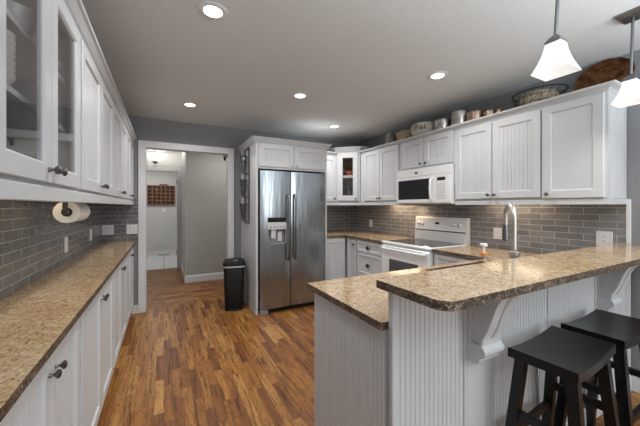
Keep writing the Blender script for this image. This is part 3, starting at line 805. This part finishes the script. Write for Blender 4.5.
# raised bar top with a rounded corner
pts = [(XR-.009, .575), (XR-.009, .895), (LX0+.012, .895)]
r = .055; cx, cy = LX0+r+.002, .572+r
poly = [(LX0+.012, .895), (LX0, .883)] + [(cx+r*math.cos(a)-.0, cy+r*math.sin(a)) for a in [PI+PI/2*k/8 for k in range(9)]] + [(XR-.009, .572), (XR-.009, .895)]
b = bm_(); prism(b, poly, 1.04, 1.07); b.normal_update()
for f in b.faces:
    if abs(f.normal.z) < .5: f.material_index = 1
tag(origin(ob('raised_countertop', b, ['granite', 'granite_edge']), (1.9, .73, 1.04)), 'raised granite bar top with rounded corner above the stools', 'countertop')

# corbels
def corbel(x0, label):
    t = thing('corbel', label, 'corbel', (x0, PY0-.008, .69), 0, 'corbels under the bar top'); w = .125
    Q = [(0, .348), (.175, .348), (.175, .326), (.168, .312), (.152, .298), (.138, .275), (.124, .243), (.112, .205), (.100, .168), (.086, .135), (.072, .108), (.070, .075)]
    MM = Matrix(((0, 0, 1, 0), (-1, 0, 0, 0), (0, 1, 0, 0), (0, 0, 0, 1)))   # (o,z,x) -> (x,-o,z)
    core = [(0, .34)]+[(max(.0, o-.012), z) for o, z in Q[1:]]+[(0, .075)]
    b = bm_(); prism(b, core, .010, w-.010, MM); ob('bracket_core', b, 'white', t)
    inner = [(max(.0, o-.016), z) for o, z in Q[2:]]
    ring = Q[2:]+inner[::-1]
    b = bm_()
    k = len(Q[2:])
    V = [[b.verts.new(MM @ Vector((o, z, xx))) for xx in (0, w)] for o, z in Q[2:]]; U = [[b.verts.new(MM @ Vector((o, z, xx))) for xx in (0, w)] for o, z in inner]
    for i in range(k-1):
        b.faces.new((V[i][0], V[i+1][0], V[i+1][1], V[i][1])); b.faces.new((U[i][0], U[i][1], U[i+1][1], U[i+1][0]))
        b.faces.new((V[i][0], U[i][0], U[i+1][0], V[i+1][0])); b.faces.new((V[i][1], V[i+1][1], U[i+1][1], U[i][1]))
    b.faces.new((V[0][0], V[0][1], U[0][1], U[0][0])); b.faces.new((V[-1][0], U[-1][0], U[-1][1], V[-1][1]))
    ob('scroll_face', b, 'white', t, True)
    b = bm_(); box(b, -.002, w+.002, -.177, 0, .330, .3485, .002); ob('top_plate', b, 'white', t)
    b = bm_(); prism(b, [(0, 0), (.050, 0), (.058, .010), (.060, .024), (.076, .034), (.084, .046), (.084, .060), (.076, .072), (.068, .08), (0, .08)], -.004, w+.004, MM); ob('foot_block', b, 'white', t)
    b = bm_(); box(b, 0, w, -.016, 0, .08, .32); ob('back_plate', b, 'white', t)
    rib = [(o*.999+.0015, z) for o, z in Q[3:]]
    b = bm_(); tube(b, [MM @ Vector((o+.001, z, w/2)) for o, z in Q[3:-1]], .008, 6); ob('rib', b, 'white', t, True)
corbel(1.158, 'white scrolled corbel under bar top nearest the rounded corner')
corbel(2.44, 'white scrolled corbel under bar top nearest the right wall')

# faucet
t = thing('faucet', 'brushed nickel pull-down gooseneck faucet behind the bar', 'faucet', (1.80, .975, .915), math.radians(46))
ob('base', lathe(bm_(), [(.030, 0), (.030, .008), (.020, .012), (.019, .14), (.026, .143), (.026, .168), (.018, .172)], I4, 20), 'nickel', t, True)
b = bm_(); R = .075
arc = [(0, 0, .18), (0, 0, .30)]+[(R-R*math.cos(a), 0, .365+R*math.sin(a)) for a in [PI*k/14 for k in range(15)]]+[(2*R+.004, 0, .31)]
tube(b, arc, .0138, 12); ob('gooseneck_spout', b, 'nickel', t, True)
ob('spray_head', lathe(bm_(), [(.014, .0), (.017, -.02), (.0185, -.08), (.017, -.10), (.012, -.103)], TR(2*R+.004, 0, .318), 16), 'dknickel', t, True)
b = bm_(); tube(b, [(0, -.015, .06), (0, -.045, .075), (0, -.085, .10)], [.011, .008, .006], 10); ob('lever_handle', b, 'nickel', t, True)

# soap dispenser
t = thing('soap_dispenser', 'clear soap bottle with white pump by the sink', 'soap bottle', (1.53, .985, .915))
ob('bottle', lathe(bm_(), [(.036, 0), (.038, .006), (.038, .11), (.032, .14), (.018, .158), (.016, .165)], I4, 24), 'clearbottle', t, True)
ob('collar', lathe(bm_(), [(.016, .163), (.017, .166), (.017, .182), (.010, .187)], I4, 18), 'amber', t, True)
b = bm_(); lathe(b, [(.007, .187), (.007, .215), (.018, .218), (.019, .228), (.015, .232)], I4, 16); tube(b, [(0, 0, .224), (.02, .01, .224), (.036, .017, .219)], .006, 8); ob('pump', b, 'pump', t, True)

# ------------------------------------------------------------------ stools
def stool(loc, rz, label):
    t = thing('bar_stool', label, 'stool', loc, rz, 'bar stools at the peninsula')
    bm = bm_(); hw, hd, n = .222, .122, 14
    def zt(x): return .715+.014*(abs(x)/hw)**2
    rows = []
    for i in range(n+1):
        x = -hw+2*hw*i/n; th = .040
        rows.append([bm.verts.new((x, y, z)) for y, z in ((-hd, zt(x)-th), (-hd, zt(x)-.004), (-hd+.004, zt(x)), (hd-.004, zt(x)), (hd, zt(x)-.004), (hd, zt(x)-th))])
    for a, c in zip(rows, rows[1:]):
        for k in range(6):
            j = (k+1) % 6; bm.faces.new((a[k], a[j], c[j], c[k]))
    bm.faces.new(rows[0]); bm.faces.new(rows[-1][::-1])
    ob('seat', bm, 'stool', t, True)
    tops, feet = {}, {}
    for sx in (-1, 1):
        for sy in (-1, 1):
            tp = Vector((sx*.168, sy*.088, .690)); ft = Vector((sx*.222, sy*.150, 0)); tops[sx, sy] = tp; feet[sx, sy] = ft
            b = bm_(); bar(b, ft, tp, .040, .040, (0, 1, 0)); ob('leg', b, 'stool', t)
    at = lambda sx, sy, z: tops[sx, sy].lerp(feet[sx, sy], 1-z/.69)
    for sy in (-1, 1):
        b = bm_(); bar(b, at(-1, sy, .34), at(1, sy, .34), .02, .034); ob('stretcher', b, 'stool', t)
    for sx in (-1, 1):
        b = bm_(); bar(b, at(sx, -1, .44), at(sx, 1, .44), .02, .034); ob('stretcher', b, 'stool', t)
    return t
s1 = stool((1.567, .645, 0), math.radians(4), 'black wooden saddle-seat stool beside the corbel nearest the rounded corner')
dup(s1, (2.085, .655, 0), math.radians(1), 'black wooden saddle-seat stool farther right along the bar')

# ------------------------------------------------------------------ pottery and pans on top of the right cabinets
TZ = CZ1+.0305
o = ob('crock', lathe(bm_(), [(.05, 0), (.075, .02), (.085, .10), (.08, .17), (.05, .20), (.045, .215), (.04, .215), (.045, .2), (.001, .19)], I4, 24), 'glazed', smooth=True)
o.location = (2.83, 3.19, TZ); tag(o, 'grey-brown pottery crock at far left end on top of cabinets', 'crock')
b = bm_(); lathe(b, [(.10, 0), (.115, .03), (.130, .085), (.136, .09), (.136, .105), (.13, .107), (.12, .085), (.095, .02), (.001, .015)], I4, 30)
lathe(b, [(.137, .11), (.142, .125), (.13, .15), (.09, .17), (.03, .178)], I4, 30)
o = ob('wicker_basket', b, 'basket', smooth=True); o.location = (2.84, 2.89, TZ); tag(o, 'round tan lidded basket on cabinet top beside lettered bowl', 'basket')
t = thing('lettered_bowl', 'cream bowl with dark script lettering on top of cabinets', 'bowl', (2.83, 2.585, TZ))
ob('bowl', lathe(bm_(), [(.075, 0), (.08, .01), (.115, .03), (.148, .08), (.160, .125), (.150, .165), (.128, .185), (.122, .18), (.14, .15), (.12, .08), (.001, .03)], I4, 36), 'cream', t, True)
def onbowl(a, z):   # point on the bowl's outside
    r = .148+.012*(z-.08)/.045 if z < .125 else .160-.010*(z-.125)/.04
    ang = PI+.47+a; return ((r+.001)*math.cos(ang), (r+.001)*math.sin(ang), z)
strokes = [[(-.62, .11), (-.52, .17), (-.46, .178), (-.44, .11)], [(-.56, .138), (-.42, .14)], [(-.34, .11), (-.32, .16), (-.25, .178), (-.22, .165)], [(-.38, .14), (-.22, .142)],
           [(-.12, .11), (-.10, .152), (-.02, .15), (.0, .11)], [(.08, .15), (.09, .112), (.17, .115), (.19, .152)], [(.28, .11), (.3, .155), (.38, .17), (.40, .14), (.31, .135), (.40, .112)], [(.50, .11), (.56, .178), (.60, .13)]]
for s in strokes:
    b = bm_(); tube(b, [onbowl(a*1.0, z) for a, z in [(a, z-.017) for a, z in s]], .005, 6); ob('script_stroke', b, 'darkbowl', t, True)
def pot(y, r, h, mat, label, x=2.84):
    t = thing('cooking_pot', label, 'pot', (x, y, TZ), 0, 'metal pots on the cabinet top')
    ob('pot_body', lathe(bm_(), [(r*.92, 0), (r, .012), (r, h-.006), (r+.006, h), (r-.002, h), (r-.004, .01), (.001, .01)], I4, 30), mat, t, True)
    return t
def lid(t, r, h, mat):
    l = ob('lid', lathe(bm_(), [(r+.004, h+.001), (r*.9, h+.012), (r*.4, h+.026), (.012, h+.028), (.012, h+.04), (.018, h+.045), (.002, h+.052)], I4, 30), mat, t, True)
pot(2.315, .095, .165, 'pot', 'steel pot right of the lettered bowl on cabinet top')
t = pot(2.095, .088, .20, 'pot', 'tallest steel pot on the cabinet top')
t = pot(1.915, .08, .145, 'copper', 'copper-toned pot right of the tallest steel pot'); 
t = pot(1.765, .056, .115, 'copper', 'smaller copper-toned pot fourth along the cabinet top')
pot(1.672, .026, .105, 'copper', 'smallest copper-toned pot next to the wire bowl')
t = thing('wire_bowl', 'dark wire bowl holding speckled beige pieces on cabinet top', 'bowl', (2.852, 1.345, TZ))
t.scale = (1, 1.15, 1)
b = bm_()
R0, R1, hh = .12, .172, .15
def wr_(f): return R0+(R1-R0)*f**.7
ob('basin_rim', tube(bm_(), [(R1*math.cos(a), R1*math.sin(a), hh) for a in [2*PI*i/32 for i in range(32)]], .006, 6, True), 'iron', t, True)
for k in range(20):
    a = 2*PI*k/20; tube(b, [(wr_(f)*math.cos(a+.25*f), wr_(f)*math.sin(a+.25*f), .004+(hh-.004)*f) for f in (0, .25, .5, .75, 1)], .0016, 5)
for f in (.0, .35, .7): tube(b, [(wr_(f)*math.cos(x), wr_(f)*math.sin(x), .004+(hh-.004)*f) for x in [2*PI*i/28 for i in range(28)]], .0025, 5, True)
ob('wire_mesh', b, 'iron', t, True)
b = bm_(); lathe(b, [(.09, .004), (.118, .05), (.142, .10), (.130, .135), (.08, .158), (.03, .163)], I4, 30)
o = ob('potpourri', b, 'beads', smooth=True); o.location = (2.852, 1.345, TZ+.003); tag(o, 'speckled beige mound inside the dark wire bowl', 'potpourri'); o['kind'] = 'stuff'
# leaning brass tray
t = thing('brass_tray', 'large round aged brass tray leaning at right end of cabinet top', 'tray', (2.90, .985, TZ))
mt = TR(.055, -.03, .150, 0, math.radians(-72), 0)
ob('tray_plate', lathe(bm_(), [(.0015, .0), (.10, 0), (.125, .004), (.14, .016), (.150, .02), (.153, .014), (.142, .008), (.127, -.004), (.10, -.008), (.0015, -.008)], mt @ Matrix.Diagonal((1.0, 1.14, 1, 1)), 48, caps=False), 'brass', t, True)
ob('raised_ring', tube(bm_(), [mt @ Vector((.108*math.cos(a), (.108*1.14)*math.sin(a), .003)) for a in [2*PI*i/48 for i in range(48)]], .005, 6, True), 'brass', t, True)

# ------------------------------------------------------------------ lamps
DL = ['recessed ceiling light nearest above the left counter', 'recessed ceiling light near the wide doorway', 'recessed ceiling light in front of the refrigerator',
      'recessed ceiling light above the range side cabinets', 'recessed ceiling light in the far corner above the glass cabinet']
for k, (x, y) in enumerate(((.25, 1.79), (.256, 3.56), (1.228, 2.74), (2.09, 1.76), (2.13, 3.57))):
    t = thing('ceiling_light', DL[k], 'ceiling light', (x, y, ZC), 0, 'recessed ceiling lights')
    b = bm_(); lathe(b, [(.052, -.001), (.052, -.006), (.074, -.007), (.083, -.003), (.083, 0)], I4, 32, caps=False); ob('trim_ring', b, 'trim', t, True)
    ob('lens', lathe(bm_(), [(.051, -.0015), (.051, -.004), (.001, -.005)], I4, 28), 'lens', t, True)
    area('downlight', (0, 0, -.012), (0, 0, 0), .11, .11, 9, (1, .985, .97), t, 'DISK', math.radians(150))

def pendant(x, y, zb, label, dx):
    t = thing('pendant_light', label, 'pendant light', (x, y, ZC), 0, 'pendant lights over the bar')
    hz = zb-ZC
    b = bm_(); loft(b, [(rrect(.125, .125, .004, 1), 0), (rrect(.125, .125, .004, 1), -.012), (rrect(.095, .095, .004, 1), -.028)][::-1]); c = ob('canopy', b, 'dknickel', t); c.location = (dx, 0, 0)
    ob('rod', tube(bm_(), [(dx, 0, -.02), (0, 0, hz+.155)], .0075, 10), 'dknickel', t, True)
    b = bm_(); loft(b, [(rrect(.066, .066, .004, 1), hz+.127), (rrect(.062, .062, .004, 1), hz+.138), (rrect(.04, .04, .004, 1), hz+.155), (rrect(.02, .02, .003, 1), hz+.165)]); f = ob('shade_holder', b, 'dknickel', t)
    secs = []
    for k in range(11):
        q = k/10; s = .138-.066*(1-(1-q)**1.7)-.010*q
        z = hz+.129*q
        P = rrect(s, s, .004, 2)
        secs.append((P, z))
    b = bm_(); rows = []
    for P, z in secs:
        # pointed lower corners: corners hang lower than the mid-sides near the rim
        q = (z-hz)/.129
        rows.append([b.verts.new((px, py, z)) for px, py in P])
    n = len(rows[0])
    for a, c in zip(rows, rows[1:]):
        for i in range(n):
            j = (i+1) % n; b.faces.new((a[i], a[j], c[j], c[i]))
    inner = [[b.verts.new((v.co.x*.96, v.co.y*.96, v.co.z+.0005)) for v in r_] for r_ in rows]
    for a, c in zip(inner, inner[1:]):
        for i in range(n):
            j = (i+1) % n; b.faces.new((a[i], c[i], c[j], a[j]))
    for i in range(n):
        j = (i+1) % n; b.faces.new((rows[0][i], inner[0][i], inner[0][j], rows[0][j]))
    sh = ob('glass_shade', b, 'shade', t)
    area('pendant_bulb', (0, 0, hz-.004), (0, 0, 0), .09, .09, 2.2, (1, .97, .92), t, 'DISK', math.radians(160))
    return t, f, sh
pendant(1.53, .655, 1.94, 'white glass pendant light left of the other over the bar', .04)
pendant(2.40, .655, 1.95, 'white glass pendant light farther right over the bar', .03)

# hall flush lamp
t = thing('hall_light', 'white glass bowl ceiling lamp hanging in the hall', 'ceiling light', (-.15, 6.55, ZC))
ob('canopy', lathe(bm_(), [(.06, 0), (.06, -.015), (.02, -.02)], I4, 24), 'dknickel', t, True)
ob('stem', lathe(bm_(), [(.012, 0), (.012, -.27)], I4, 12), 'dknickel', t, True)
ob('glass_bowl', lathe(bm_(), [(.225, -.115), (.215, -.14), (.14, -.205), (.055, -.265), (.05, -.26), (.13, -.195), (.205, -.135), (.217, -.115)], I4, 36, caps=False), 'hallshade', t, True)
ob('finial', lathe(bm_(), [(.06, -.258), (.05, -.275), (.02, -.295), (.012, -.31), (.002, -.315)], I4, 20), 'knob', t, True)
d = bpy.data.lights.new('hall_bulb', 'POINT'); d.energy = 17; d.color = (1, .96, .9); d.shadow_soft_size = .06
l = bpy.data.objects.new('hall_bulb', d); C.objects.link(l); l.parent = t; l.location = (0, 0, -.06)

# wooden compartment tray on the far hall wall
t = thing('wall_shelf', 'brown wooden compartment shelf hanging on far hall wall', 'shelf', (-.07, 9.268, 1.38))
b = bm_(); box(b, -.34, .34, -.008, 0, 0, .54); ob('back_board', b, 'darkwood', t)
b = bm_(); box(b, -.34, .34, -.05, -.008, 0, .02); box(b, -.34, .34, -.05, -.008, .52, .54); box(b, -.34, -.32, -.05, -.008, .02, .52); box(b, .32, .34, -.05, -.008, .02, .52); ob('frame', b, 'traywood', t)
for k in range(1, 5): ob('divider', box(bm_(), -.32, .32, -.045, -.008, .02+k*.1-.014, .02+k*.1+.014), 'traywood', t)
for k in range(1, 6): ob('divider', box(bm_(), -.32+k*.107-.016, -.32+k*.107+.016, -.042, -.008, .02, .52), 'traywood', t)
ob('handle', box(bm_(), -.04, .16, -.04, -.008, .54, .58, .008), 'traywood', t)

# floor register in the tiled room
t = thing('floor_register', 'dark slotted floor vent by the far hall baseboard', 'vent', (.0, 9.14, 0)); b = bm_(); box(b, -.14, .14, -.05, .05, -.001, .006)
ob('frame', b, 'grey', t); b = bm_()
for k in range(10): box(b, -.12+k*.025, -.108+k*.025, -.04, .04, .006, .008)
ob('slots', b, 'slot', t)
# door closer bracket
t = thing('wall_bracket', 'small dark bracket at upper right corner of wide doorway', 'bracket', (OX1-.012, YF+.05, 2.06))
b = bm_(); box(b, -.06, 0, -.02, .02, 0, .025, .003); ob('arm', b, 'knob', t); b = bm_(); box(b, -.05, -.02, -.012, .012, -.05, 0, .003); ob('latch', b, 'black', t)

# warm light strip hidden under the cabinets left of the range and above the sink
area('under_cabinet_light', (2.92, 3.15, 1.40), (0, 0, 0), .05, .4, 1.8, (1, .75, .5))
area('under_cabinet_light', (2.92, 1.6, 1.40), (0, 0, 0), .05, .5, 1.1, (1, .80, .58))
area('under_cabinet_light', (-.52, 1.75, 1.40), (0, 0, 0), .05, .8, .6, (1, .80, .56))
